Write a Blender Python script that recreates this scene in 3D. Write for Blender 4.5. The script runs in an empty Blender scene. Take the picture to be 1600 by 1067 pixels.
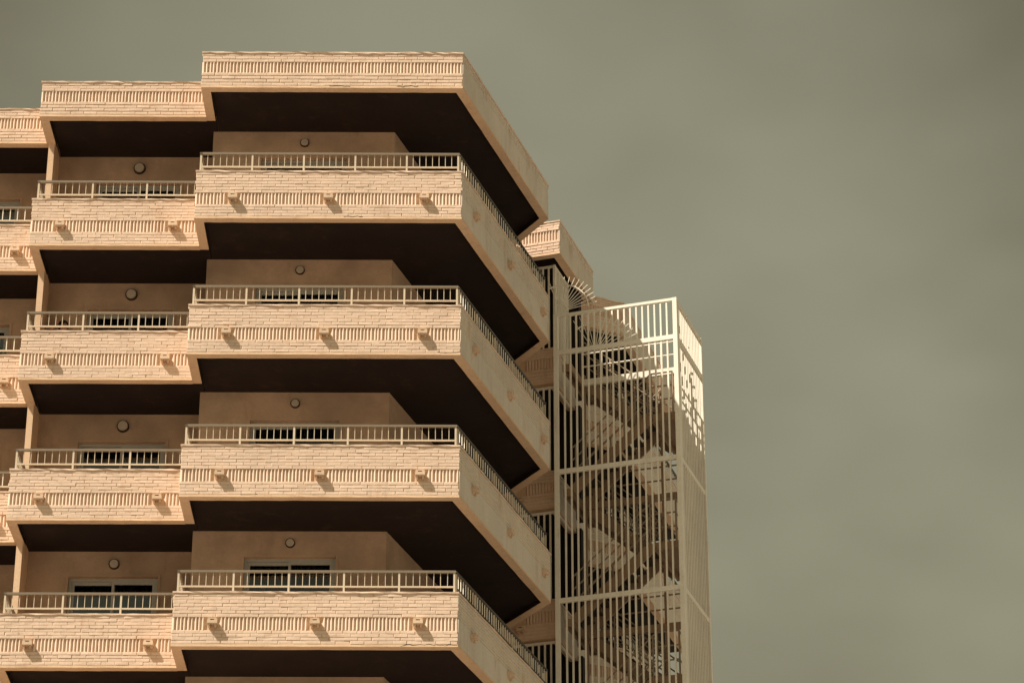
import bpy, math, random
from mathutils import Vector, Matrix
R = math.radians
rnd = random.Random(7)
scene = bpy.context.scene
col = scene.collection

# ------------------------------------------------------------------ camera
GZ = 28.68                                   # height of the first-floor parapet top above the ground
cam_d = bpy.data.cameras.new('camera')
cam_d.sensor_width = 36.0
cam_d.lens = 4546.5 / 1600 * 36.0
cam_d.clip_start = 0.5
cam_d.clip_end = 3000
cam = bpy.data.objects.new('camera', cam_d)
col.objects.link(cam)
cam.location = (0.6142, -47.8353, GZ - 27.027)
cam.rotation_euler = (R(90 + 26.1262), 0, R(-0.3938))
scene.camera = cam

# ------------------------------------------------------------------ sky, sun, exposure
SUN_AZ, SUN_EL = R(62), R(55)                # azimuth measured left of the facade normal
S = Vector((-math.sin(SUN_AZ) * math.cos(SUN_EL), -math.cos(SUN_AZ) * math.cos(SUN_EL), math.sin(SUN_EL)))
world = bpy.data.worlds.new('World')
scene.world = world
world.use_nodes = True
nt = world.node_tree
nt.nodes.clear()
N, L = nt.nodes.new, nt.links.new
wo = N('ShaderNodeOutputWorld'); bg = N('ShaderNodeBackground')
sky = N('ShaderNodeTexSky'); sky.sky_type = 'NISHITA'; sky.sun_disc = False
sky.sun_elevation = SUN_EL; sky.sun_rotation = math.pi + SUN_AZ
sky.air_density = 1.0; sky.dust_density = 1.2; sky.ozone_density = 1.0
hs = N('ShaderNodeHueSaturation'); hs.inputs['Saturation'].default_value = 0.16
tint = N('ShaderNodeMix'); tint.data_type = 'RGBA'; tint.blend_type = 'MULTIPLY'; tint.inputs[0].default_value = 1.0
tint.inputs[7].default_value = (1.0, 0.905, 0.595, 1)
tc = N('ShaderNodeTexCoord'); mp = N('ShaderNodeMapping'); mp.inputs['Scale'].default_value = (3.2, 3.2, 5.5); mp.inputs['Location'].default_value = (-3.187, 1.614, -1.654)
nz = N('ShaderNodeTexNoise'); nz.inputs['Scale'].default_value = 1.0; nz.inputs['Detail'].default_value = 4; nz.inputs['Roughness'].default_value = 0.5
cr = N('ShaderNodeValToRGB')
cr.color_ramp.elements[0].position = 0.30; cr.color_ramp.elements[0].color = (0.50, 0.475, 0.45, 1)
cr.color_ramp.elements[1].position = 0.66; cr.color_ramp.elements[1].color = (1.16, 1.20, 1.20, 1)
cl = N('ShaderNodeMix'); cl.data_type = 'RGBA'; cl.blend_type = 'MULTIPLY'; cl.inputs[0].default_value = 1.0
L(sky.outputs[0], hs.inputs['Color']); L(hs.outputs[0], tint.inputs[6])
L(tc.outputs['Generated'], mp.inputs[0]); L(mp.outputs[0], nz.inputs['Vector']); L(nz.outputs[0], cr.inputs[0])
L(tint.outputs[2], cl.inputs[6]); L(cr.outputs[0], cl.inputs[7])
L(cl.outputs[2], bg.inputs['Color']); bg.inputs['Strength'].default_value = 0.052
L(bg.outputs[0], wo.inputs['Surface'])

sun_d = bpy.data.lights.new('sun', 'SUN')
sun_d.energy = 5.0; sun_d.angle = R(0.5); sun_d.color = (1.0, 0.92, 0.80)
sun = bpy.data.objects.new('sun', sun_d); col.objects.link(sun)
sun.rotation_euler = S.to_track_quat('Z', 'Y').to_euler()
sun.location = (-30, -30, 60)

vs = scene.view_settings
vs.view_transform = 'Standard'; vs.look = 'None'; vs.gamma = 1.0; vs.use_curve_mapping = False
vs.exposure = 0.78
scene.render.engine = 'CYCLES'
scene.cycles.max_bounces = 8
scene.cycles.diffuse_bounces = 5
scene.cycles.transparent_max_bounces = 12
scene.cycles.sample_clamp_indirect = 6

# ------------------------------------------------------------------ materials
def new_mat(name):
    m = bpy.data.materials.new(name); m.use_nodes = True
    t = m.node_tree; b = t.nodes['Principled BSDF']
    return m, t, b
def pos_noise(t, scale, detail=4, rough=0.55, stretch=None):
    g = t.nodes.new('ShaderNodeNewGeometry'); n = t.nodes.new('ShaderNodeTexNoise')
    n.inputs['Scale'].default_value = scale; n.inputs['Detail'].default_value = detail; n.inputs['Roughness'].default_value = rough
    if stretch:
        mp = t.nodes.new('ShaderNodeMapping'); mp.inputs['Scale'].default_value = stretch
        t.links.new(g.outputs['Position'], mp.inputs[0]); t.links.new(mp.outputs[0], n.inputs['Vector'])
    else:
        t.links.new(g.outputs['Position'], n.inputs['Vector'])
    return n.outputs[0]
def ramp(t, fac, stops):
    r = t.nodes.new('ShaderNodeValToRGB')
    while len(r.color_ramp.elements) < len(stops): r.color_ramp.elements.new(0.5)
    for e, (p, c) in zip(r.color_ramp.elements, stops):
        e.position = p; e.color = (*c, 1) if len(c) == 3 else c
    t.links.new(fac, r.inputs[0]); return r.outputs[0]
def mix(t, fac, a, b, blend='MIX'):
    m = t.nodes.new('ShaderNodeMix'); m.data_type = 'RGBA'; m.blend_type = blend
    for i, v in ((0, fac), (6, a), (7, b)):
        if hasattr(v, 'links'): t.links.new(v, m.inputs[i])
        else: m.inputs[i].default_value = v if i == 0 else (*v, 1)
    return m.outputs[2]
def bump(t, b, fac, strength, dist):
    n = t.nodes.new('ShaderNodeBump'); n.inputs['Strength'].default_value = strength; n.inputs['Distance'].default_value = dist
    t.links.new(fac, n.inputs['Height']); t.links.new(n.outputs[0], b.inputs['Normal'])
def mul(c, k): return tuple(min(1, x * k) for x in c)

def painted(name, base, stain=(0.42, 0.22, 0.10), stain_amt=0.5, rough=0.85, grain=0.5, var=0.10, grime=0.0):
    m, t, b = new_mat(name)
    c = ramp(t, pos_noise(t, 1.3, 5), [(0.3, mul(base, 1 - var)), (0.7, mul(base, 1 + var * 0.6))])
    c = mix(t, 0.35, c, ramp(t, pos_noise(t, 23, 3), [(0.35, mul(base, 0.86)), (0.65, mul(base, 1.08))]))
    if stain_amt:
        f = ramp(t, pos_noise(t, 1.0, 6, 0.65, (3.0, 3.0, 1.1)), [(0.57, (0, 0, 0)), (0.78, (stain_amt,) * 3)])
        c = mix(t, f, c, stain)
    if stain_amt > 0.4:
        f = ramp(t, pos_noise(t, 1.0, 4, 0.6, (9.0, 9.0, 0.7)), [(0.55, (0, 0, 0)), (0.80, (0.40,) * 3)])
        c = mix(t, f, c, mul(base, 0.55))
    if grime:
        f = ramp(t, pos_noise(t, 0.55, 6, 0.6), [(0.45, (0, 0, 0)), (0.72, (grime,) * 3)])
        c = mix(t, f, c, mul(base, 0.45))
    t.links.new(c, b.inputs['Base Color'])
    b.inputs['Roughness'].default_value = rough
    b.inputs['Specular IOR Level'].default_value = 0.25
    bump(t, b, pos_noise(t, 60, 4, 0.6), grain, 0.006)
    return m
CREAM = (0.685, 0.515, 0.39)
M_brick = painted('cream_painted_brick', CREAM, stain_amt=0.45)
M_render = painted('cream_render_bounce_tint', (0.68, 0.475, 0.31), stain_amt=0.55, grime=0.15)  # extra orange stands in for warm ground bounce on the undersides
M_side = painted('cream_render_flank_shade', (0.63, 0.55, 0.45), stain=(0.40, 0.20, 0.09), stain_amt=0.65, grime=0.22)  # greyer than the front: the flank's sky-lit shade put into the colour
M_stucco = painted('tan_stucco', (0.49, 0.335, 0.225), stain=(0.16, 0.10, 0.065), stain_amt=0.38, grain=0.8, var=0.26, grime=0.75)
M_soffit = painted('soffit_paint_and_recess_shade', (0.019, 0.0105, 0.008), stain=(0.055, 0.030, 0.020), stain_amt=0.65, grain=0.6, var=0.35, grime=0.5)
M_rail = painted('cream_enamel_steel', (0.60, 0.50, 0.37), stain=(0.30, 0.12, 0.04), stain_amt=0.35, rough=0.5, grain=0.1)
M_handrail = painted('weathered_tan_steel', (0.21, 0.165, 0.115), stain=(0.22, 0.10, 0.05), stain_amt=0.4, rough=0.5, grain=0.1)
M_stairrail = painted('rust_brown_rail', (0.32, 0.235, 0.16), stain=(0.26, 0.09, 0.03), stain_amt=0.5, rough=0.6, grain=0.1)
M_darkrail = painted('dark_bronze_steel', (0.075, 0.065, 0.05), stain_amt=0.2, rough=0.5, grain=0.1)
M_cage = painted('off_white_enamel_steel', (0.80, 0.74, 0.62), stain=(0.28, 0.11, 0.04), stain_amt=0.4, rough=0.55, grain=0.12)
M_stair = painted('brown_painted_steel', (0.30, 0.195, 0.12), stain=(0.20, 0.07, 0.02), stain_amt=0.5, rough=0.6, grain=0.2)
M_tread = painted('worn_grey_tread', (0.065, 0.046, 0.032), stain=(0.18, 0.08, 0.03), stain_amt=0.5, rough=0.8, grain=0.4)
M_alu = painted('grey_aluminium_frame', (0.34, 0.33, 0.29), stain_amt=0.0, rough=0.4, grain=0.05)
M_blind = painted('pale_slatted_blind', (0.30, 0.26, 0.21), stain_amt=0.0, rough=0.7, grain=0.1)
M_curtain = painted('dark_patterned_curtain', (0.045, 0.035, 0.028), stain=(0.12, 0.055, 0.025), stain_amt=0.7, grain=0.2, var=0.4)
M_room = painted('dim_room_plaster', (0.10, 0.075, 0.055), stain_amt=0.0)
M_lampbody = painted('dull_brown_lamp_body', (0.035, 0.025, 0.018), stain_amt=0.2, rough=0.6)
M_lens = painted('frosted_lamp_lens', (0.46, 0.38, 0.30), stain_amt=0.2, rough=0.45, grain=0.1)
M_slot = painted('dark_drain_hole', (0.035, 0.022, 0.014), stain_amt=0.0)
M_spout = painted('stained_spout_render', (0.64, 0.47, 0.33), stain=(0.35, 0.16, 0.07), stain_amt=0.6)
M_skin = painted('skin', (0.42, 0.22, 0.15), stain_amt=0, rough=0.5, grain=0.05)
M_hair = painted('dark_hair', (0.014, 0.010, 0.009), stain_amt=0, rough=0.5, grain=0.4)
M_shirt = painted('dark_shirt', (0.05, 0.05, 0.06), stain_amt=0, rough=0.9)
M_leaf = painted('dark_leaf', (0.03, 0.045, 0.02), stain_amt=0, rough=0.6)
M_ground = painted('pale_sandy_paving', (0.25, 0.222, 0.185), stain=(0.18, 0.155, 0.125), stain_amt=0.4)
def glass_mat():
    m = bpy.data.materials.new('window_glass'); m.use_nodes = True; t = m.node_tree; t.nodes.clear()
    o = t.nodes.new('ShaderNodeOutputMaterial'); mx = t.nodes.new('ShaderNodeMixShader')
    tr = t.nodes.new('ShaderNodeBsdfTransparent'); tr.inputs[0].default_value = (0.75, 0.8, 0.8, 1)
    gl = t.nodes.new('ShaderNodeBsdfGlossy'); gl.inputs['Roughness'].default_value = 0.03
    fr = t.nodes.new('ShaderNodeFresnel'); fr.inputs[0].default_value = 1.7
    t.links.new(fr.outputs[0], mx.inputs[0]); t.links.new(tr.outputs[0], mx.inputs[1]); t.links.new(gl.outputs[0], mx.inputs[2])
    t.links.new(mx.outputs[0], o.inputs[0]); return m
M_glass = glass_mat()

# ------------------------------------------------------------------ mesh helpers
class MB:
    """collects polygons; build() links them as one mesh object"""
    def __init__(s): s.v = []; s.f = []
    def add(s, vs_, fs):
        o = len(s.v); s.v.extend(tuple(p) for p in vs_); s.f.extend(tuple(i + o for i in f) for f in fs)
    def box(s, c, ax, h):
        """box: centre c, axes ax (3 vectors), half sizes h"""
        c = Vector(c); X, Y, Z = (Vector(a) * k for a, k in zip(ax, h))
        p = [c + X * i + Y * j + Z * k for i in (-1, 1) for j in (-1, 1) for k in (-1, 1)]
        s.add(p, BOXF)
    def abox(s, x0, x1, y0, y1, z0, z1):
        s.box(((x0 + x1) / 2, (y0 + y1) / 2, (z0 + z1) / 2), AX, ((x1 - x0) / 2, (y1 - y0) / 2, (z1 - z0) / 2))
    def bar(s, a, b, w, h=None, up=(0, 0, 1)):
        """rectangular bar from a to b"""
        a, b = Vector(a), Vector(b); d = b - a; l = d.length; d.normalize()
        u = Vector(up)
        if abs(d.dot(u)) > 0.95: u = Vector((math.cos(R(71.6)), math.sin(R(71.6)), 0))
        x = d.cross(u).normalized(); y = x.cross(d)
        s.box((a + b) / 2, (x, d, y), (w / 2, l / 2, (h or w) / 2))
    def tube(s, pts, r, n=6):
        pts = [Vector(p) for p in pts]; rings = []
        for i, p in enumerate(pts):
            d = (pts[min(i + 1, len(pts) - 1)] - pts[max(i - 1, 0)]).normalized()
            u = Vector((0, 0, 1)) if abs(d.z) < 0.9 else Vector((1, 0, 0))
            x = d.cross(u).normalized(); y = x.cross(d)
            rings.append([p + x * r * math.cos(2 * math.pi * k / n) + y * r * math.sin(2 * math.pi * k / n) for k in range(n)])
        vs_ = [q for g in rings for q in g]; fs = []
        for i in range(len(pts) - 1):
            for k in range(n):
                fs.append((i * n + k, i * n + (k + 1) % n, (i + 1) * n + (k + 1) % n, (i + 1) * n + k))
        fs.append(tuple(range(n - 1, -1, -1))); fs.append(tuple(range((len(pts) - 1) * n, len(pts) * n)))
        s.add(vs_, fs)
    def prism(s, poly, z0, z1):
        n = len(poly)
        s.add([(x, y, z0) for x, y in poly] + [(x, y, z1) for x, y in poly],
              [tuple(range(n - 1, -1, -1)), tuple(range(n, 2 * n))] + [(i, (i + 1) % n, n + (i + 1) % n, n + i) for i in range(n)])
    def sweep(s, path, prof, step=0.22, jit=0.0015, seed=1):
        """sweep a closed profile [(inward offset, z)] along an open 2D path; outward is the right-hand side"""
        rg = random.Random(seed); rings = []
        P = [Vector(p) for p in path]; nn = len(P)
        dirs = [(P[i + 1] - P[i]).normalized() for i in range(nn - 1)]
        inn = [Vector((-d.y, d.x)) for d in dirs]
        for i in range(nn):
            if i == 0: m = inn[0]
            elif i == nn - 1: m = inn[-1]
            else: m = (inn[i - 1] + inn[i]) / (1 + inn[i - 1].dot(inn[i]))
            rings.append((P[i], m, 0.2))
            if i < nn - 1:
                k = max(1, int((P[i + 1] - P[i]).length / step))
                for j in range(1, k):
                    rings.append((P[i].lerp(P[i + 1], j / k), inn[i], 1.0))
        vs_ = []; n = len(prof)
        for p, m, q in rings:
            for o, z in prof:
                oo = o + rg.gauss(0, jit) * q; w = p + m * oo
                vs_.append((w.x, w.y, z + rg.gauss(0, jit) * q))
        fs = []
        for i in range(len(rings) - 1):
            for k in range(n):
                fs.append((i * n + k, i * n + (k + 1) % n, (i + 1) * n + (k + 1) % n, (i + 1) * n + k))
        fs.append(tuple(range(n))); b = (len(rings) - 1) * n
        fs.append(tuple(range(b + n - 1, b - 1, -1)))
        s.add(vs_, fs)
    def mesh(s, name, mat):
        me = bpy.data.meshes.new(name); me.from_pydata(s.v, [], s.f); me.materials.append(mat)
        import bmesh
        bm = bmesh.new(); bm.from_mesh(me); bmesh.ops.recalc_face_normals(bm, faces=bm.faces); bm.to_mesh(me); bm.free()
        return me
    def build(s, name, mat, parent=None):
        return link(name, s.mesh(name, mat), parent)
AX = ((1, 0, 0), (0, 1, 0), (0, 0, 1))
BOXF = [(0, 1, 3, 2), (4, 6, 7, 5), (0, 4, 5, 1), (2, 3, 7, 6), (0, 2, 6, 4), (1, 5, 7, 3)]
WL = {}                                       # world locations, so that children stay where they are built
def link(name, data, parent=None, loc=(0, 0, 0), rot=None):
    o = bpy.data.objects.new(name, data); col.objects.link(o)
    place(o, parent, loc, rot); return o
def place(o, parent, loc, rot=None):
    loc = Vector(loc); WL[o.name] = loc
    o.parent = parent
    o.location = loc - (WL[parent.name] if parent else Vector((0, 0, 0)))
    if rot is not None: o.rotation_euler = rot
def thing(name, label, cat, loc, group=None):
    o = bpy.data.objects.new(name, None); col.objects.link(o); o.empty_display_size = 0.3
    o.location = loc; WL[o.name] = Vector(loc); tag(o, label, cat, group); return o
def tag(o, label, cat=None, group=None, kind=None):
    if label: o['label'] = label
    if cat: o['category'] = cat
    if group: o['group'] = group
    if kind: o['kind'] = kind

# ------------------------------------------------------------------ plan of the building (metres; z measured from first parapet top)
FH = 2.8215                                   # storey height
ZR, HR = 2.614, 0.796                         # roof band top, height
HB = 1.02                                     # parapet height
TH = 0.17                                     # parapet thickness
UA = Vector((math.cos(R(71.6)), math.sin(R(71.6))))     # direction of the building's right flank
UD = Vector((UA.y, -UA.x))                    # perpendicular, to the right
A1 = UA * 5.49
A2 = A1 + Vector((math.cos(R(119.5)), math.sin(R(119.5)))) * 2.45
PATH = {
    'A': [Vector((-5, 1.26)), Vector((-5, 0)), Vector((0, 0)), A1, A2],
    'B': [Vector((-8.24, 2.32)), Vector((-8.24, 1.11)), Vector((-5.004, 1.11))],
    'C': [Vector((-13, 2.16)), Vector((-8.244, 2.16))],
}
DC = Vector((1.895, 7.13))
ED = Vector((math.cos(R(26.5)), math.sin(R(26.5))))
ES = Vector((math.cos(R(72.5)), math.sin(R(72.5))))
E1 = Vector((3.53, 10.62))
PATH_D = [DC - UD * 1.33, DC, DC + UA * 2.2]
PATH_DR = [Vector((2.0, 6.72)) - UD * 1.5, Vector((2.0, 6.72)), Vector((2.0, 6.72)) + UA * 2.5]
PATH_E = [E1 - ED * 1.75, E1, E1 + ES * 5.5]
def inset(path, d):
    P = path; out = []
    for i in range(len(P)):
        ns = []
        if i > 0: t = (P[i] - P[i - 1]).normalized(); ns.append(Vector((-t.y, t.x)))
        if i < len(P) - 1: t = (P[i + 1] - P[i]).normalized(); ns.append(Vector((-t.y, t.x)))
        m = ns[0] if len(ns) == 1 else (ns[0] + ns[1]) / (1 + ns[0].dot(ns[1]))
        out.append(P[i] + m * d)
    return out

# ------------------------------------------------------------------ ground
g = MB(); g.prism([(-600, -400), (600, -400), (600, 800), (-600, 800)], -0.5, 0.0)
ground = g.build('ground', M_ground); ground['kind'] = 'structure'

# ------------------------------------------------------------------ the building
bld = thing('apartment_building', 'cream painted brick apartment block with stepped balconies and dark soffits', 'building', (0, 0, 0))
def Z(z): return z + GZ

# stretcher and soldier brick shapes (a few worn variants each), long side along local x, face towards -y
def brick_shape(l, h, dep, rg, ch=0.006, jit=0.0022):
    """open-backed block with a worn chamfered face; local origin on the wall face"""
    x, z = l / 2, h / 2
    j = lambda k=1: rg.gauss(0, jit) * k
    back = [(-x, dep, -z), (x, dep, -z), (x, dep, z), (-x, dep, z)]
    mid = [(-x + j(), ch * 0.8, -z + j(.6)), (x + j(), ch * 0.8, -z + j(.6)), (x + j(), ch * 0.8, z + j(.6)), (-x + j(), ch * 0.8, z + j(.6))]
    fr = [(-x + ch, j(.5), -z + ch), (x - ch, j(.5), -z + ch), (x - ch, j(.5), z - ch), (-x + ch, j(.5), z - ch)]
    f = [(8, 9, 10, 11)]
    for k in range(4):
        a, b = k, (k + 1) % 4
        f += [(a, b, 4 + b, 4 + a), (4 + a, 4 + b, 8 + b, 8 + a)]
    return back + mid + fr, f
SHAPE = [brick_shape(rnd.choice((0.241, 0.246, 0.2485, 0.2485)), rnd.choice((0.0555, 0.0565, 0.0575)), 0.02, rnd, 0.0055, 0.0022) for _ in range(24)]
HALF = [brick_shape(0.118, 0.0575, 0.02, rnd, 0.005, 0.0016) for _ in range(4)]
FSHAPE = [brick_shape(0.246, 0.050, 0.02, rnd, 0.005, 0.0016) for _ in range(24)]
def tooth_shape(rg):
    """brick set on edge diagonally: two slanting faces meeting in a worn arris"""
    v = []
    for z in (-0.119, 0.119):
        for x, y in ((-0.0312, 0.034), (-0.007, 0.004), (0.005, 0.001), (0.0312, 0.034)):
            v.append((x + rg.gauss(0, .0012), y + (rg.gauss(0, .0015) if y < .03 else 0), z))
    return v, [(0, 1, 5, 4), (1, 2, 6, 5), (2, 3, 7, 6), (0, 3, 2, 1), (4, 5, 6, 7), (0, 4, 7, 3)]
SOLD = [tooth_shape(rnd) for _ in range(10)]
def shape_mesh(name, sh):
    m = MB(); m.add(*sh); return m.mesh(name, M_brick)
ME_SHAPE = [shape_mesh('brick', s_) for s_ in SHAPE]
ME_HALF = [shape_mesh('brick', s_) for s_ in HALF]
ME_SOLD = [shape_mesh('soldier_brick', s_) for s_ in SOLD]
brick_mass, sold_mass, flank_mass = MB(), MB(), MB()
MASS = {'brick': brick_mass, 'soldier_brick': sold_mass}
COUNT = {'brick': 0, 'soldier_brick': 0}
def put(kind, sh, me, p, ang, parent, single):
    """one brick: its own object while the limit lasts, otherwise part of the joined brickwork"""
    tl = rnd.gauss(0, 0.003); tx = rnd.gauss(0, 0.009)
    if single and COUNT[kind] < 300:
        COUNT[kind] += 1
        o = link(kind, me, parent, p, (tx, tl, ang)); return
    M = Matrix.Translation(p) @ (Matrix.Rotation(ang, 4, 'Z') @ Matrix.Rotation(tl, 4, 'Y') @ Matrix.Rotation(tx, 4, 'X'))
    MASS[kind].add([M @ Vector(v) for v in sh[0]], sh[1])
def courses(p0, p1, ztop, n, pitch, parent, single=False, relief=1.0):
    d = (p1 - p0); ln = d.length; d.normalize(); out = Vector((d.y, -d.x)); ang = math.atan2(d.y, d.x)
    for c in range(n):
        z = ztop - (c + 0.5) * pitch
        x = 0.002 if c % 2 == 0 else -0.123
        sh_c = rnd.gauss(0, 0.012); cz = rnd.gauss(0, 0.0008); proud = rnd.gauss(0, 0.0008)
        x += sh_c
        while x < ln - 0.02:
            a, b = max(x, 0.001), min(x + 0.25, ln - 0.001)
            if b - a > 0.05:
                full = b - a > 0.2
                i = rnd.randrange(len(SHAPE) if full else len(HALF))
                sh, me = (SHAPE[i], ME_SHAPE[i]) if full else (HALF[i], ME_HALF[i])
                if MASS['brick'] is flank_mass and full: sh = FSHAPE[i]
                cx = (a + b) / 2 + rnd.gauss(0, 0.003)
                w = p0 + d * cx + out * ((proud + rnd.gauss(0.001, 0.0014)) * relief)
                put('brick', sh, me, Vector((w.x, w.y, Z(z + cz + rnd.gauss(0, 0.0012)))), ang + rnd.gauss(0, 0.0028), parent, single)
            x += 0.25
def soldiers(p0, p1, zc, parent, single=False, skip=()):
    d = (p1 - p0); ln = d.length; d.normalize(); out = Vector((d.y, -d.x)); ang = math.atan2(d.y, d.x)
    n = int(ln / 0.0635); pt = ln / n
    for k in range(n):
        x = (k + 0.5) * pt
        if any(abs(x - q) < 0.105 for q in skip): continue
        i = rnd.randrange(len(SOLD)); w = p0 + d * (x + rnd.gauss(0, 0.0025)) + out * (-0.001 + rnd.gauss(0, 0.0015))
        put('soldier_brick', SOLD[i], ME_SOLD[i], Vector((w.x, w.y, Z(zc + rnd.gauss(0, 0.002)))), ang + rnd.gauss(0, 0.05), parent, single)

def parapet_profile(zt, hu, hs_, hl, lip=0.045):
    """core of a band: upper courses, soldier recess, lower courses, bottom lip"""
    z0, z1, z2 = Z(zt - 0.03), Z(zt - 0.03 - hu), Z(zt - 0.03 - hu - hs_)
    z3 = z2 - hl
    return [(0.0085, z0), (0.0085, z1), (0.034, z1 - 0.001), (0.034, z2 + 0.001), (0.0085, z2), (0.0085, z3), (0.0, z3), (-0.002, z3 - lip), (TH, z3 - lip), (TH, z0)]
SPOUT_A, SPOUT_B, SPOUT_S = (0.71, 2.50, 4.30), (0.565, 2.72), (0.76, 2.85, 4.98)
def spout_mesh():
    m = MB(); w, h, p = 0.088, 0.045, 0.10
    m.abox(-w, w, -p, 0.03, -h, 0.008)                # channel block
    m.abox(-w + 0.004, -0.036, -p + 0.003, 0.03, 0.0085, 0.030)
    m.abox(0.036, w - 0.004, -p + 0.003, 0.03, 0.0085, 0.030)
    m.abox(-w + 0.010, w - 0.010, -p + 0.002, 0.03, 0.0305, h + 0.004)
    for q in (-1, 1): m.abox(q * 0.055 - 0.017, q * 0.055 + 0.017, -0.05, 0.03, -h - 0.05, -h - 0.0005)
    return m.mesh('drain_spout', M_spout)
ME_SPOUT = spout_mesh()
sm = MB(); sm.abox(-0.0355, 0.0355, -0.05, 0.03, 0.0085, 0.0300); ME_HOLE = sm.mesh('drain_hole', M_slot)
def spout(p0, p1, x, z, parent):
    d = (p1 - p0).normalized(); w = p0 + d * x; ang = math.atan2(d.y, d.x)
    o = link('drain_spout', ME_SPOUT, parent, (w.x, w.y, Z(z)), (rnd.gauss(0, .02), 0, ang + rnd.gauss(0, .03)))
    h = bpy.data.objects.new('drain_hole', ME_HOLE); col.objects.link(h); h.parent = parent
    h.location = o.location; h.rotation_euler = o.rotation_euler

def filler(path_seg, zt, zb):
    """flush rendered panel over the soldier recess and lower courses of a flank"""
    p0, p1 = path_seg; d = (p1 - p0).normalized()
    m = MB(); m.sweep([p0 + d * 0.012, p1 - d * 0.005], [(-0.003, Z(zt)), (0.001, Z(zb)), (0.04, Z(zb)), (0.04, Z(zt))], 0.3, 0.0012, rnd.randrange(999))
    return m

BW = {'A': 'front bay', 'B': 'middle bay', 'C': 'left bay'}
SOF = {
    'A': lambda p: [p[0], p[1], p[2], p[3], p[4], Vector((-1.75, 2.6)), Vector((-4.83, 2.6))],
}
def slab_poly(key, ins):
    p = inset(PATH[key], ins)
    if key == 'A': return [p[0], p[1], p[2], p[3], p[4] + Vector((-0.4, 0.8)), Vector((-1.0, 6.4)), Vector((-2.4, 3.4)), Vector((-4.8295, 3.4))]
    if key == 'B': return [Vector((p[1].x, 4.4)), p[1], Vector((-4.8315, p[2].y)), Vector((-4.8315, 4.4))]
    return [Vector((-13, 5.2)), p[0], Vector((p[1].x + 0.163, p[1].y)), Vector((p[1].x + 0.163, 5.2))]
WIN = {'A': (-3.96, -2.28, 1.85), 'B': (-7.31, -5.64, 2.87), 'C': (-10.6, -8.93, 3.55)}
WALLX = {'A': (-4.92, -1.355), 'B': (-8.085, -4.925), 'C': (-13, -8.21)}

def band(name, path, zt, hu, hs_, hl, nb_u, nb_l, front, flank, spouts=(), single=False, cap=True, detail=True, label=None):
    """a balcony parapet or roof band with its brickwork; front / flank are segment indices"""
    m = MB(); m.sweep(path, parapet_profile(zt, hu, hs_, hl), seed=rnd.randrange(9999))
    zsol = zt - 0.03 - hu
    core = m.build(name, M_render, bld)
    zb_ = zsol - hs_ - hl - 0.045
    tr = MB(); tr.sweep(path, [(TH + 0.0015, Z(zb_ + 0.006)), (TH + 0.010, Z(zb_ + 0.006)), (TH + 0.010, Z(zb_ + 0.098)), (TH + 0.0015, Z(zb_ + 0.098))], 2.0, 0.0)
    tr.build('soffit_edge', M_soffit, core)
    if label: core['label'] = label
    if cap:
        c = MB(); c.sweep(path, [(-0.016, Z(zt)), (-0.013, Z(zt - 0.032)), (TH + 0.012, Z(zt - 0.032)), (TH + 0.012, Z(zt))], 0.13, 0.0034, rnd.randrange(9999))
        c.build('coping', M_brick, core)
    if not detail: return core
    for i in front:
        p0, p1 = path[i], path[i + 1]
        courses(p0, p1, zt - 0.031, nb_u, hu / nb_u, core, single)
        soldiers(p0, p1, zsol - hs_ / 2, core, single, [q for (s_, q) in spouts if s_ == i])
        courses(p0, p1, zsol - hs_ - 0.0005, nb_l, hl / nb_l, core, single)
    for i in flank:
        p0, p1 = path[i], path[i + 1]
        keep = MASS['brick']; MASS['brick'] = flank_mass; courses(p0, p1, zt - 0.031, nb_u, hu / nb_u, core, False, 1.2); MASS['brick'] = keep
        filler((p0, p1), zsol - 0.011, zsol - hs_ - hl + 0.001).build('rendered_panel', M_side, core)
    for s_, q in spouts: spout(path[s_], path[s_ + 1], q, zt - 0.575, core)
    return core

def prism_part(name, poly, z0, z1, mat, parent):
    m = MB(); m.prism([(p.x, p.y) for p in poly], Z(z0), Z(z1)); return m.build(name, mat, parent)

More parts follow.
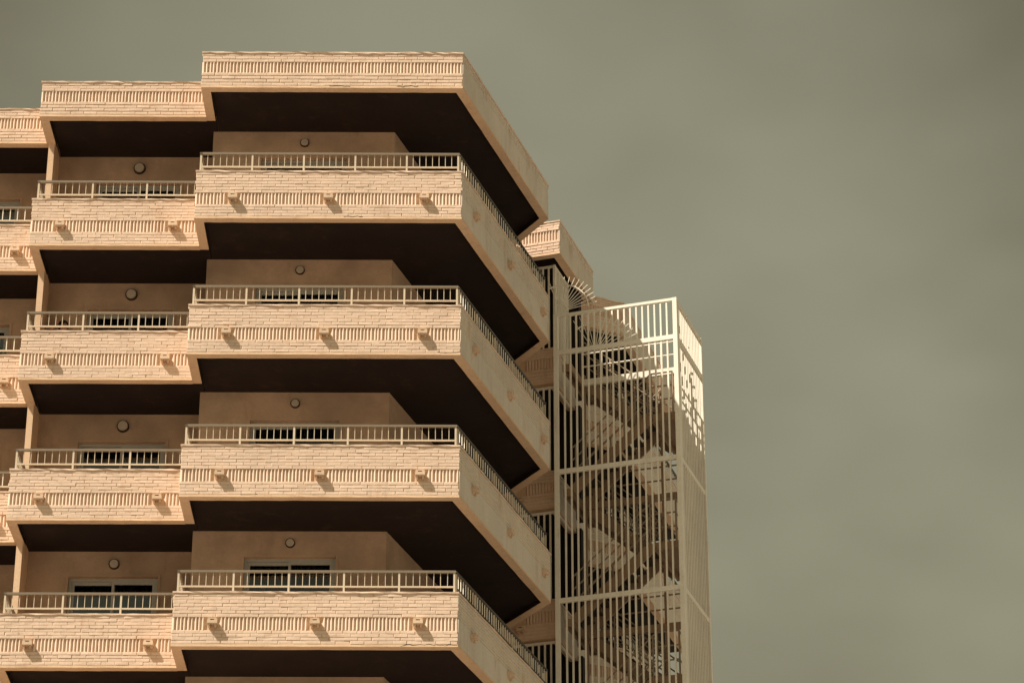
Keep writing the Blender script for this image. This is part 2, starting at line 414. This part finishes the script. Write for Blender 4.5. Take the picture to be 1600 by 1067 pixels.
# ---- balcony railings
RAIL = {}
def baluster_mesh():
    m = MB(); m.abox(-0.006, 0.006, -0.006, 0.006, 0, 0.268); return m.mesh('baluster', M_rail)
def post_mesh():
    m = MB(); m.abox(-0.017, 0.017, -0.017, 0.017, 0, 0.386); m.abox(-0.032, 0.032, -0.03, 0.03, -0.004, 0.008); return m.mesh('post', M_rail)
ME_BAL, ME_POST = baluster_mesh(), post_mesh()
bal_mass = MB(); NB = [0]
def railing(pts, zt, sections, single=True, dark=False):
    """pts: polyline; sections: number of post bays for each segment"""
    top = MB(); bot = MB()
    for a, b in zip(pts, pts[1:]):
        d = (b - a).normalized() * 0.026
        top.bar((a.x - d.x, a.y - d.y, Z(zt + 0.408)), (b.x + d.x, b.y + d.y, Z(zt + 0.408)), 0.052, 0.042)
    r = top.build('railing', M_darkrail if dark else M_handrail, bld)
    for a, b in zip(pts, pts[1:]):
        bot.bar((a.x, a.y, Z(zt + 0.126)), (b.x, b.y, Z(zt + 0.126)), 0.03, 0.026)
    bot.build('bottom_rail', M_darkrail if dark else M_rail, r)
    for si, (a, b) in enumerate(zip(pts, pts[1:])):
        n = sections[si]; ang = math.atan2((b - a).y, (b - a).x)
        for k in range(n + 1):
            if k == 0 and si > 0: continue
            p = a.lerp(b, k / n); link('post', ME_POST, r, (p.x, p.y, Z(zt)), (0, 0, ang))
        for k in range(n):
            per = 8 if (b - a).length / n > 0.75 else 6
            for j in range(1, per):
                p = a.lerp(b, (k + j / per) / n)
                if single and NB[0] < 300:
                    NB[0] += 1
                    link('baluster', ME_BAL, r, (p.x + rnd.gauss(0, .0015), p.y, Z(zt + 0.125)), (rnd.gauss(0, .006), rnd.gauss(0, .006), ang))
                else:
                    bal_mass.box((p.x, p.y, Z(zt + 0.259)), ((math.cos(ang), math.sin(ang), 0), (-math.sin(ang), math.cos(ang), 0), (0, 0, 1)), (0.008, 0.0075, 0.134))
    return r

# ---- walls, windows, lamps
def wall_with_window(x0, x1, y, zf, zc, wx0, wx1, head):
    m = MB(); t = 0.2
    m.abox(x0, wx0, y, y + t, Z(zf), Z(zc)); m.abox(wx1, x1, y, y + t, Z(zf), Z(zc)); m.abox(wx0, wx1, y, y + t, Z(head), Z(zc))
    return m.build('wall', M_stucco, bld)
def window(x0, x1, y, zf, head, style):
    tr = MB()                                                   # plaster surround
    tr.abox(x0 - 0.05, x0, y - 0.014, y - 0.0005, Z(zf), Z(head + 0.05)); tr.abox(x1, x1 + 0.05, y - 0.014, y - 0.0005, Z(zf), Z(head + 0.05))
    tr.abox(x0, x1, y - 0.014, y - 0.0005, Z(head), Z(head + 0.05))
    yf = y + 0.09
    fr = MB(); t = 0.055
    fr.abox(x0 + .002, x0 + t, yf, yf + 0.09, Z(zf), Z(head - .002)); fr.abox(x1 - t, x1 - .002, yf, yf + 0.09, Z(zf), Z(head - .002))
    fr.abox(x0 + t + .0005, x1 - t - .0005, yf, yf + 0.09, Z(head - t), Z(head - .002))
    o = fr.build('window', M_alu, bld)
    tr.build('surround', M_stucco, o)
    mid = (x0 + x1) / 2
    for k, (a, b, dy) in enumerate(((x0 + t + .001, mid + 0.03, 0.045), (mid - 0.03, x1 - t - .001, 0.004))):
        s_ = MB(); q = 0.05; h = head - t - .001
        s_.abox(a, a + q, yf + dy, yf + dy + 0.035, Z(zf), Z(h)); s_.abox(b - q, b, yf + dy, yf + dy + 0.035, Z(zf), Z(h))
        s_.abox(a + q + .0005, b - q - .0005, yf + dy, yf + dy + 0.035, Z(h - q - 0.015), Z(h))
        s_.build('sash', M_alu, o)
        pn = MB(); pn.abox(a + q, b - q, yf + dy + 0.014, yf + dy + 0.020, Z(zf), Z(h - q - 0.015))
        pn.build('pane', M_glass, o)
    if style == 'blind':
        bl = MB(); n = 9
        for k in range(n):
            zz = head - 0.09 - k * 0.045
            bl.box((mid, yf + 0.16, Z(zz)), (AX[0], Vector((0, 1, 0.5)).normalized(), Vector((0, -0.5, 1)).normalized()), ((x1 - x0) / 2 - 0.05, 0.004, 0.024))
        bl.build('blind', M_blind, o)
    elif style == 'curtain':
        cu = MB(); n = 60; pts = []
        for k in range(n + 1):
            xx = x0 + 0.05 + (x1 - x0 - 0.1) * k / n
            pts.append((xx, yf + 0.22 + 0.035 * math.sin(k * 1.15) + 0.012 * math.sin(k * 2.7)))
        v = [(x, yy, Z(zf)) for x, yy in pts] + [(x, yy, Z(head - 0.05)) for x, yy in pts] + [(x, yy + .004, Z(zf)) for x, yy in pts] + [(x, yy + .004, Z(head - 0.05)) for x, yy in pts]
        f = [(k, k + 1, n + 2 + k, n + 1 + k) for k in range(n)] + [(2 * n + 2 + k, 3 * n + 3 + k, 3 * n + 4 + k, 2 * n + 3 + k) for k in range(n)]
        cu.add(v, f); cu.build('curtain', M_curtain, o)
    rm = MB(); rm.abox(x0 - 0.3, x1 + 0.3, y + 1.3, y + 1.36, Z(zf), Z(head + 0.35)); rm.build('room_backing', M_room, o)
def lamp_meshes():
    def cyl(r0, r1, y0, y1, m, n=20):
        v = [(r0 * math.cos(2 * math.pi * k / n), y0, r0 * math.sin(2 * math.pi * k / n)) for k in range(n)] + [(r1 * math.cos(2 * math.pi * k / n), y1, r1 * math.sin(2 * math.pi * k / n)) for k in range(n)]
        m.add(v, [(k, (k + 1) % n, n + (k + 1) % n, n + k) for k in range(n)] + [tuple(range(n)), tuple(range(2 * n - 1, n - 1, -1))])
    a, b = MB(), MB()
    cyl(0.105, 0.105, 0, -0.055, a); cyl(0.088, 0.080, -0.0555, -0.085, b)
    return a.mesh('wall_lamp', M_lampbody), b.mesh('lens', M_lens)
ME_LAMP, ME_LENS = lamp_meshes()
def lamp(x, y, z, sc=1.0):
    o = link('wall_lamp', ME_LAMP, bld, (x, y, Z(z)), (0, 0, 0)); o.scale = (sc, sc, sc)
    l = bpy.data.objects.new('lens', ME_LENS); col.objects.link(l); l.parent = o

# ---- roof level
HEADS = {}
front_of = {'A': [1], 'B': [1], 'C': [0]}
flank_of = {'A': [2], 'B': [], 'C': []}
for key in 'ABC':
    rb = band('roof_band', PATH[key], ZR, 0.195, 0.235, 0.29, 3, 4, front_of[key], flank_of[key], cap=True)
    if key == 'A': ROOFA = rb
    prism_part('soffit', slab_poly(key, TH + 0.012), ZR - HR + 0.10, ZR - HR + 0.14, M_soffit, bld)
band('roof_band', PATH_DR, ZR, 0.195, 0.235, 0.29, 3, 4, [0], [1])
band('roof_band', PATH_E, ZR, 0.195, 0.235, 0.29, 3, 4, [0], [1])
# roof deck closes the top
rd = MB(); rd.prism([(-13, 2.4), (-8.1, 2.4), (-8.05, 1.3), (-4.82, 1.3), (-4.82, 0.2), (-0.15, 0.2), (1.5, 5.1), (0.6, 7.3), (1.9, 7.0), (2.4, 8.6), (1.9, 10.1), (3.4, 10.9), (4.6, 14.6), (3, 18), (-13, 18)], Z(ZR - HR + 0.141), Z(ZR - 0.12))
rd.build('roof_deck', M_render, bld)
# ---- storeys
styles = {1: 'blind', 2: 'curtain', 3: 'curtain', 4: 'curtain'}
NF = 9
for fl in [4, 3, 2, 1] + list(range(5, NF + 1)):
    zt = -FH * (fl - 1); zb = zt - HB; zf = zb + 0.30; zc = (ZR - HR if fl == 1 else zt + FH - HB) + 0.10
    full = fl <= 4
    head = zt + (1.325 if fl < 4 else 1.40)
    if fl > 4: head = zt + 1.35
    for key in 'ABC':
        lab = None
        sp = {'A': [(1, q) for q in SPOUT_A] + [(2, q) for q in SPOUT_S], 'B': [(1, q) for q in SPOUT_B], 'C': [(0, 2.15), (0, 4.32)]}[key]
        b = band('balcony', PATH[key], zt, 0.448, 0.242, 0.255, 7, 4, front_of[key], flank_of[key], spouts=sp if full else (), single=(key == 'A'), detail=full)
        HEADS[(key, fl)] = b
        poly = slab_poly(key, TH + 0.012)
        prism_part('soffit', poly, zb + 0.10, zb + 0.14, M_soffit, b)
        prism_part('floor_slab', poly, zb + 0.1405, zb + 0.30, M_render, b)
        x0, x1 = WALLX[key]; wx0, wx1, y = WIN[key]
        if full:
            wall_with_window(x0, x1, y, zf, zc, wx0, wx1, head)
            window(wx0, wx1, y, zf, head, styles[fl])
            if key == 'A': lamp(-3.12, y, zt + 1.66, 0.85)
            if key == 'B': lamp(-6.47, y, zt + 1.64, 1.12 if fl < 4 else 0.95)
        else:
            m = MB(); m.abox(x0, x1, y, y + 0.2, Z(zf), Z(zc)); m.build('wall', M_stucco, bld)
    # flank wall of the front bay, return walls and the partition between bays
    m = MB(); c0 = Vector((-1.355, 1.85)); c1 = c0 + UA * 5.75
    i0, i1 = c0 + Vector((-0.205, 0.0005)), c1 - UD * 0.2
    m.prism([(c0.x + .0005, c0.y + .0005), (c1.x, c1.y), (i1.x, i1.y), (i0.x + 0.27, 2.0505 + 0.15)], Z(zf), Z(zc)); m.build('flank_wall', M_stucco, bld)
    m = MB(); m.abox(-4.92, -4.83, 2.0505, 2.869, Z(zf), Z(zc)); m.build('return_wall', M_stucco, bld)
    m = MB(); m.abox(-8.20, -8.086, 2.168, 3.549, Z(zf), Z(zc)); m.build('partition_wall', M_stucco if fl > 4 else M_render, bld)
    # rear bays on the flank, closed with bar grilles
    zdt = zt - 0.2
    bD = band('flank_balcony', PATH_D, zdt, 0.205, 0.235, 0.305, 3, 4, [0], [1], spouts=[(0, 0.58)] if full else (), detail=full)
    pD = inset(PATH_D, TH + 0.001)
    polyD = [pD[0], pD[1], pD[2], pD[2] - UD * 1.4, pD[0] + UA * 1.8 - UD * 0.2]
    prism_part('soffit', polyD, zb + 0.10, zb + 0.14, M_soffit, bD); prism_part('floor_slab', polyD, zb + 0.1405, zb + 0.30, M_render, bD)
    MASS['brick'] = flank_mass  # front bricks of this bay also take the shade-grey flank colour
    bE = band('flank_balcony', PATH_E, zt, 0.448, 0.242, 0.255, 7, 4, [0], [1], spouts=[(1, 1.2), (1, 3.2)] if full else (), detail=full)
    MASS['brick'] = brick_mass
    pE = inset(PATH_E, TH + 0.001)
    polyE = [pE[0], pE[1], pE[2], pE[2] - UD * 2.2, pE[0] + UA * 1.9]
    prism_part('soffit', polyE, zb + 0.10, zb + 0.14, M_soffit, bE); prism_part('floor_slab', polyE, zb + 0.1405, zb + 0.30, M_render, bE)
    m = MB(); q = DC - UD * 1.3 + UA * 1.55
    m.box((*(q + UD * 0.45), Z((zf + zc) / 2)), ((UD.x, UD.y, 0), (UA.x, UA.y, 0), (0, 0, 1)), (0.95, 0.1, (zc - zf) / 2)); m.build('wall', M_soffit, bld)  # recess wall coloured near black to imitate shade inside the opening
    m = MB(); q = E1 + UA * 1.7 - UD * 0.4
    m.box((*(q - UD * 0.9), Z((zf + zc) / 2)), ((UD.x, UD.y, 0), (UA.x, UA.y, 0), (0, 0, 1)), (1.0, 0.1, (zc - zf) / 2)); m.build('wall', M_soffit, bld)  # shade of the recess put into this wall's colour as well
    m = MB(); q = E1 + UA * 3.8 - UD * 1.2
    m.box((*q, Z((zf + zc) / 2)), ((UD.x, UD.y, 0), (UA.x, UA.y, 0), (0, 0, 1)), (0.1, 2.0, (zc - zf) / 2)); m.build('wall', M_stucco, bld)
# soffits under the roof of the rear bays
pD = inset(PATH_DR, TH + 0.001); prism_part('soffit', [pD[0], pD[1], pD[2], pD[2] - UD * 1.6, pD[0] + UA * 1.8 - UD * 0.2], ZR - HR + 0.10, ZR - HR + 0.14, M_soffit, bld)
pE = inset(PATH_E, TH + 0.001); prism_part('soffit', [pE[0], pE[1], pE[2], pE[2] - UD * 2.2, pE[0] + UA * 1.9], ZR - HR + 0.10, ZR - HR + 0.14, M_soffit, bld)
# body of the building behind the flats
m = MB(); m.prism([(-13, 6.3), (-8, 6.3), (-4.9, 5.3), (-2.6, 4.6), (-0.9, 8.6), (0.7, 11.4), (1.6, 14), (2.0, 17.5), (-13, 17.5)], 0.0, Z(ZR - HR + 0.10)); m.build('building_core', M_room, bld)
m = MB(); m.abox(-13.2, -13.001, 2.3, 17.5, 0.0, Z(ZR - 0.1)); m.build('end_wall', M_render, bld)

# ---- cracked render along some bottom edges
def crack(fl, x0, x1, dz=0.0):
    b = HEADS[('A', fl)] if fl else ROOFA
    zb = (-FH * (fl - 1) - HB if fl else ZR - HR) + 0.035 + dz
    m = MB(); n = max(4, int((x1 - x0) / 0.05)); pts = []
    for k in range(n + 1):
        pts.append((x0 + (x1 - x0) * k / n, 0.0015, Z(zb + rnd.gauss(0, 0.008))))
    m.tube(pts, 0.0055, 5); m.build('crack', M_slot, b)
crack(0, -2.55, -2.15); crack(0, -1.25, -0.85, 0.01); crack(1, -2.2, -1.85, 0.01); crack(2, -0.42, -0.01, 0.02); crack(4, -1.0, -0.01, 0.0); crack(3, -3.9, -3.6, 0.03)

# ---- railings (nearest first, so that these are single balusters)
for fl in (4, 3, 2, 1):
    zt = -FH * (fl - 1); c = 0.085
    a = inset(PATH['A'], c)
    railing([Vector((-4.935, 1.09)), Vector((-4.935, c)), Vector((a[2].x - 0.012, c))], zt, [1, 5])
    b = inset(PATH['B'], c)
    railing([Vector((-8.155, 2.14)), Vector((-8.155, 1.195)), Vector((-5.03, 1.195))], zt, [1, 3])
for fl in (4, 3, 2, 1):
    zt = -FH * (fl - 1); c = 0.085
    a = inset(PATH['A'], c); cc = inset(PATH['C'], c)
    railing([Vector((-12.9, cc[0].y)), Vector((-8.28, cc[0].y))], zt, [4])
    s0 = a[2] + UA * 0.05
    railing([s0, a[3] - UA * 0.02, a[3] + (a[4] - a[3]).normalized() * 1.9], zt, [5, 2], single=False, dark=True)
    e = inset(PATH_E, c); railing([e[0], e[1], e[2]], zt, [2, 5], single=False, dark=True)

# ---- bar grilles closing the rear bay
ME_GBAR = None
gp = MB(); gp.abox(-0.018, 0.018, -0.018, 0.018, 0, 1.96); ME_GBAR = gp.mesh('bar', M_cage)
gp = MB(); gp.abox(-0.018, 0.018, -0.018, 0.018, 0, 1.76); ME_GBAR2 = gp.mesh('bar', M_cage)
for fl in range(1, 5):
    zt = -FH * (fl - 1); ztop = (1.80 if fl == 1 else zt + FH - HB - 0.03); zbot = zt - 0.2
    h = ztop - zbot
    fr = MB(); G = DC - UD * 0.03 + UA * 0.10
    for zz in (ztop - 0.03, zbot + 0.02):
        fr.bar((*(G - UD * 1.2), Z(zz)), (*(G - UD * .036), Z(zz)), 0.04, 0.05)
        fr.bar((*(G + UA * .036), Z(zz)), (*(G + UA * 1.0), Z(zz)), 0.04, 0.05)
    fr.bar((*G, Z(zbot)), (*G, Z(ztop)), 0.052, 0.052)
    o = fr.build('bar_grille', M_cage, bld)
    me = bpy.data.meshes.new('bar')
    gm = MB(); gm.abox(-0.0165, 0.0165, -0.0165, 0.0165, Z(zbot + 0.045), Z(ztop - 0.055)); me = gm.mesh('bar', M_cage)
    for k in range(1, 10):
        p = G - UD * (0.128 * k); link('bar', me, o, (p.x, p.y, 0), (0, 0, R(71.6)))
    for k in range(1, 10 if fl == 1 else 1):
        p = G + UA * (0.105 * k); link('bar', me, o, (p.x, p.y, 0), (0, 0, R(71.6)))

if brick_mass.v:
    o = brick_mass.build('brickwork', M_brick, bld); o['kind'] = 'stuff'
    o = flank_mass.build('flank_brickwork', M_side, bld); o['kind'] = 'stuff'
    o = sold_mass.build('soldier_brickwork', M_brick, bld); o['kind'] = 'stuff'
if bal_mass.v:
    o = bal_mass.build('flank_balusters', M_cage, bld); o['kind'] = 'stuff'  # paler than the front balusters: sky light from the right put into colour

# ------------------------------------------------------------------ stair tower cage
PL = Vector((1.91, 6.75)); CW, CD = 2.58, 2.02
def T(u, v): return PL + UD * u + UA * v
def T3(u, v, z): p = T(u, v); return (p.x, p.y, Z(z))
cage = thing('stair_cage', 'tall off white steel bar cage around the outside escape stair', 'cage', (PL.x, PL.y, 0))
RZ = [0.33, -0.53, -3.23, -6.04, -8.86, -11.68]
TOP = 0.36
BOT = -GZ + 0.0
def cage_face(name, f, ln, nbar, posts):
    fr = MB()
    for q in posts: fr.bar(f(q, BOT), f(q, TOP - 0.002), 0.09, 0.09)
    for i, z in enumerate(RZ):
        h = 0.06 if i == 0 else 0.10
        fr.bar(f(posts[0] + 0.046, z), f(posts[-1] - 0.046, z), 0.06, h)
    o = fr.build(name, M_cage, cage)
    for i in range(len(RZ) - 1):
        z1, z0 = RZ[i] - (0.031 if i == 0 else 0.051), RZ[i + 1] + 0.051
        m = MB(); m.abox(-0.0165, 0.0165, -0.0165, 0.0165, Z(z0), Z(z1)); me = m.mesh('bar', M_cage)
        for k in range(nbar):
            t = 0.05 + (ln - 0.1) * (k + 1) / (nbar + 1)
            p = f(t, 0); link('bar', me, o, (p[0], p[1], 0), (0, 0, R(-18.4) + rnd.gauss(0, .02)))
    return o
cage_face('front_frame', lambda t, z: T3(t, 0.0, z), CW, 18, [0.0, CW])
cage_face('side_frame', lambda t, z: T3(CW + 0.001, t, z), CD, 14, [0.094, CD])

# ------------------------------------------------------------------ escape stair inside the cage
stair = thing('escape_stair', 'brown steel dog leg escape stair with landings behind the cage bars', 'stair', (*T(1.3, 1.3), 0))
FLV = [-0.74 - FH * k for k in range(0, 5)]
MID = [-2.15 - FH * k for k in range(0, 4)]
def flight(u0, z0, u1, z1, v0, v1):
    m = MB()
    for v in (v0, v1):
        m.bar(T3(u0, v, z0 - 0.06), T3(u1, v, z1 - 0.06), 0.05, 0.22, up=(0, 0, 1))
    o = m.build('stair_flight', M_stair, stair)
    n = 9
    w = abs(u1 - u0) / n
    tm = MB(); tm.box((0, 0, 0), ((UD.x, UD.y, 0), (UA.x, UA.y, 0), (0, 0, 1)), (w * 0.56, (v1 - v0) / 2 - 0.027, 0.015)); me = tm.mesh('tread', M_tread)
    for k in range(n):
        q = (k + 0.5) / n; u = u0 + (u1 - u0) * q; z = z0 + (z1 - z0) * (k + 1) / n - 0.02
        link('tread', me, o, T3(u, (v0 + v1) / 2, z))
    for v in (v0 - 0.01, v1 + 0.01):
        h = MB()
        for dz in (0.35, 0.62, 0.90): h.tube([T3(u0, v, z0 + dz), T3(u1, v, z1 + dz)], 0.017)
        for q in (0.04, 0.35, 0.66, 0.96):
            u = u0 + (u1 - u0) * q; z = z0 + (z1 - z0) * q; h.bar(T3(u, v, z - 0.05), T3(u, v, z + 0.90), 0.028)
        h.build('handrail', M_stairrail, o)
def landing(u0, u1, v0, v1, z, rails):
    m = MB(); a, b = T(u0, v0), T(u1, v1); c = (a + b) / 2
    ax = ((UD.x, UD.y, 0), (UA.x, UA.y, 0), (0, 0, 1))
    m.box((c.x, c.y, Z(z - 0.02)), ax, ((u1 - u0) / 2 - .03, (v1 - v0) / 2 - .03, 0.015))
    for v in (v0, v1): m.bar(T3(u0, v, z - 0.09), T3(u1, v, z - 0.09), 0.05, 0.16)
    for u in (u0 + 0.028, u1 - 0.028): m.bar(T3(u, v0 + 0.028, z - 0.09), T3(u, v1 - 0.028, z - 0.09), 0.05, 0.15)
    o = m.build('landing', M_stair, stair)
    for (ua, va, ub, vb) in rails:
        h = MB()
        for dz in (0.32, 0.62, 0.92): h.tube([T3(ua, va, z + dz), T3(ub, vb, z + dz)], 0.017)
        for q in (0.02, 0.5, 0.98): h.bar(T3(ua + (ub - ua) * q, va + (vb - va) * q, z - 0.1), T3(ua + (ub - ua) * q, va + (vb - va) * q, z + 0.92), 0.03)
        h.build('guard_rail', M_stairrail, o)
UL, UR = 0.30, 1.98
for k in range(4):
    zl, zm = FLV[k], MID[k]
    flight(UR, zm, UL, zl, 1.05, 1.84)                       # back flight, up to the left
    flight(UL, FLV[k + 1], UR, zm, 0.14, 0.92)               # front flight, up to the right
    landing(UR, 2.49, 0.14, 1.88, zm, [(UR, 0.16, 2.45, 0.16), (2.43, 0.18, 2.43, 1.84)])
    landing(0.10, UL, 0.14, 1.88, zl, [])
    bm_ = MB(); bm_.bar(T3(UL, 0.985, zl - 0.08), T3(2.51, 0.985, zl - 0.08), 0.08, 0.14)
    for dz in (0.3, 0.6): bm_.tube([T3(UL, 0.985, zl + dz), T3(2.51, 0.985, zl + dz)], 0.017)
    for u in (0.7, 1.35, 2.0, 2.46): bm_.bar(T3(u, 0.985, zl - 0.01), T3(u, 0.985, zl + 0.6), 0.03)
    bm_.build('cross_beam', M_cage if k == 0 else M_stair, stair)
for (u, v) in ((UL, 0.99), (UR, 0.99), (2.45, 1.0)):
    cl_ = MB(); cl_.bar(T3(u, v, BOT), T3(u, v, FLV[0] + 0.1), 0.07, 0.07); cl_.build('stair_post', M_stair, stair)

# ------------------------------------------------------------------ spike fans against climbing
def fan(name, label, cu, cv, z, r, a0, a1, n, tilt=0.0):
    t = thing(name, label, 'spike guard', T3(cu, cv, z), 'spiked fan guards on the stair cage')
    def P(rad, a): return T3(cu + rad * math.cos(a), cv + tilt * rad * math.sin(a), z + rad * math.sin(a))
    for nm, rr in (('outer_hoop', r), ('inner_hoop', r * 0.24)):
        h = MB(); h.tube([P(rr, a0 + (a1 - a0) * k / 20) for k in range(21)], 0.016); h.build(nm, M_cage, t)
    for k in range(n):
        a = a0 + (a1 - a0) * (k + 0.5) / n
        s_ = MB(); s_.tube([P(r * 0.2, a), P(r * 1.27, a), P(r * 1.31, a)], 0.009, 5); s_.build('spike', M_cage, t)
fan('spike_fan', 'semicircular fan of white spikes on top of the stair cage beside the roof corner', 0.10, -0.02, 0.42, 0.62, R(4), R(112), 13)
fan('spike_fan', 'second fan of thin spikes lower down behind the cage bars', 0.50, 1.2, -0.02, 0.72, R(4), R(125), 13)

# ------------------------------------------------------------------ person on a balcony
def person():
    px, py, zf = -7.72, 2.66, -FH - HB + 0.30
    t = thing('person', 'dark haired person with one hand raised to the head behind a middle bay railing', 'person', (px, py, Z(zf)))
    J = {'pelvis': (0, 0, .90, .125), 'waist': (0, .01, 1.05, .115), 'chest': (0, .01, 1.22, .135), 'neckb': (0, .01, 1.36, .06), 'neck': (0.005, 0, 1.42, .048),
         'head0': (0.01, -.005, 1.50, .075), 'head1': (0.012, -.005, 1.575, .082), 'head2': (0.012, 0, 1.64, .058),
         'shL': (.16, .01, 1.33, .055), 'elL': (.22, .02, 1.06, .042), 'wrL': (.23, -.06, .84, .03), 'haL': (.23, -.09, .77, .032),
         'shR': (-.16, .01, 1.33, .055), 'elR': (-.25, -.14, 1.36, .042), 'wrR': (-.15, -.11, 1.56, .028), 'haR': (-.105, -.085, 1.62, .03),
         'hipL': (.09, 0, .86, .095), 'knL': (.10, -.02, .48, .06), 'anL': (.10, .02, .08, .042), 'toL': (.11, -.14, .03, .03),
         'hipR': (-.09, 0, .86, .095), 'knR': (-.10, -.02, .48, .06), 'anR': (-.10, .02, .08, .042), 'toR': (-.11, -.14, .03, .03)}
    Ed = [('pelvis', 'waist'), ('waist', 'chest'), ('chest', 'neckb'), ('neckb', 'neck'), ('neck', 'head0'), ('head0', 'head1'), ('head1', 'head2')]
    for s_ in 'LR': Ed += [('chest', 'sh' + s_), ('sh' + s_, 'el' + s_), ('el' + s_, 'wr' + s_), ('wr' + s_, 'ha' + s_), ('pelvis', 'hip' + s_), ('hip' + s_, 'kn' + s_), ('kn' + s_, 'an' + s_), ('an' + s_, 'to' + s_)]
    for s_ in 'LR':                                              # fingers
        h = Vector(J['ha' + s_][:3]); w = Vector(J['wr' + s_][:3]); d = (h - w).normalized(); sd = d.cross(Vector((0, 1, 0))).normalized()
        for k, (o, l) in enumerate(((-.028, .06), (-.010, .07), (.010, .068), (.028, .052))):
            a = h + Vector((0, 1, 0)) * o + d * .02; b = a + d * l * .5 + sd * .006; c = a + d * l + sd * .022
            J[f'f{s_}{k}a'] = (*b, .0095); J[f'f{s_}{k}b'] = (*c, .008)
            Ed += [('ha' + s_, f'f{s_}{k}a'), (f'f{s_}{k}a', f'f{s_}{k}b')]
        b = h - Vector((0, 1, 0)) * .045 + d * .01; J[f't{s_}'] = (*b, .010); Ed.append(('ha' + s_, f't{s_}'))
    names = list(J); me = bpy.data.meshes.new('body')
    me.from_pydata([J[n][:3] for n in names], [(names.index(a), names.index(b)) for a, b in Ed], [])
    ob = bpy.data.objects.new('body', me); col.objects.link(ob)
    ob.modifiers.new('skin', 'SKIN')
    for i, n in enumerate(names):
        r = J[n][3]; me.skin_vertices[0].data[i].radius = (r, r * (0.8 if n in ('chest', 'waist', 'pelvis') else 1)); me.skin_vertices[0].data[i].use_root = (n == 'pelvis')
    sb = ob.modifiers.new('sub', 'SUBSURF'); sb.levels = 2; sb.render_levels = 2
    me.materials.append(M_skin); place(ob, t, (px, py, Z(zf)))
    # clothes: a loose shell round trunk and legs, open at neck, arms bare below the sleeve
    def lathe(name, secs, mat):
        m = MB(); n = 18; v = []
        for (x, y, z, rx, ry) in secs: v += [(px + x + rx * math.cos(2 * math.pi * k / n), py + y + ry * math.sin(2 * math.pi * k / n), Z(zf) + z) for k in range(n)]
        f = [(i * n + k, i * n + (k + 1) % n, (i + 1) * n + (k + 1) % n, (i + 1) * n + k) for i in range(len(secs) - 1) for k in range(n)]
        m.add(v, f); o = m.build(name, mat, t)
        for p in o.data.polygons: p.use_smooth = True
        return o
    lathe('shirt', [(0, .01, .80, .175, .13), (0, .01, 1.0, .165, .125), (0, .01, 1.2, .185, .135), (0, .01, 1.32, .19, .11), (0, .01, 1.385, .09, .075), (0, .01, 1.40, .065, .06)], M_shirt)
    for s_ in (-1, 1): lathe('trouser_leg', [(s_ * .09, 0, .90, .11, .12), (s_ * .10, -.01, .5, .085, .09), (s_ * .10, .02, .1, .065, .07)], M_shirt)
    # hair cap, ears, nose, eyes
    def blob(name, c, r, mat, nz=8, n=14, cut=None):
        m = MB(); v = []; f = []
        for i in range(nz + 1):
            th = math.pi * i / nz
            for k in range(n):
                a = 2 * math.pi * k / n; x, y, z = r[0] * math.sin(th) * math.cos(a), r[1] * math.sin(th) * math.sin(a), r[2] * math.cos(th)
                if cut and y < 0 and z < cut: y *= 0.25
                v.append((px + c[0] + x, py + c[1] + y, Z(zf) + c[2] + z))
        f = [(i * n + k, i * n + (k + 1) % n, (i + 1) * n + (k + 1) % n, (i + 1) * n + k) for i in range(nz) for k in range(n)]
        m.add(v, f); o = m.build(name, mat, t)
        for p in o.data.polygons: p.use_smooth = True
    blob('hair', (-0.004, 0.014, 1.585), (.108, .112, .125), M_hair, cut=0.035)
    blob('nose', (0.02, -.09, 1.555), (.012, .018, .02), M_skin, 5, 8)
    for s_ in (-1, 1):
        blob('ear', (0.012 + s_ * .085, .005, 1.56), (.012, .02, .03), M_skin, 5, 8)
        blob('eye', (0.014 + s_ * .03, -.075, 1.58), (.012, .008, .007), M_hair, 5, 8)
    m = MB(); m.box((px + .016, py - .080, Z(zf) + 1.515), AX, (.022, .006, .005)); m.build('mouth', M_lampbody, t)
person()

# ------------------------------------------------------------------ planters on the left bay balcony
def planter(x, y, zf, label):
    t = thing('planter', label, 'planter', (x, y, Z(zf)))
    m = MB(); m.abox(x - .35, x + .35, y - .11, y + .11, Z(zf), Z(zf + .58)); m.abox(x - .37, x + .37, y - .13, y + .13, Z(zf + .581), Z(zf + .62)); m.build('trough', M_stair, t)
    f = MB()
    for k in range(260):
        c = Vector((x + rnd.uniform(-.36, .36), y + rnd.gauss(0, .07), Z(zf + .62 + abs(rnd.gauss(.14, .09)))))
        a = Vector((rnd.gauss(0, 1), rnd.gauss(0, 1), rnd.gauss(0, .6))).normalized(); b = a.cross(Vector((rnd.random(), rnd.random(), 1))).normalized()
        f.add([c - a * .05, c - b * .018, c + a * .05, c + b * .018], [(0, 1, 2, 3)])
    o = f.build('foliage', M_leaf, t); o['kind'] = 'stuff'
planter(-9.05, 2.46, -FH - HB + .30, 'dark leafy plants in a trough behind the left bay railing at the picture edge')
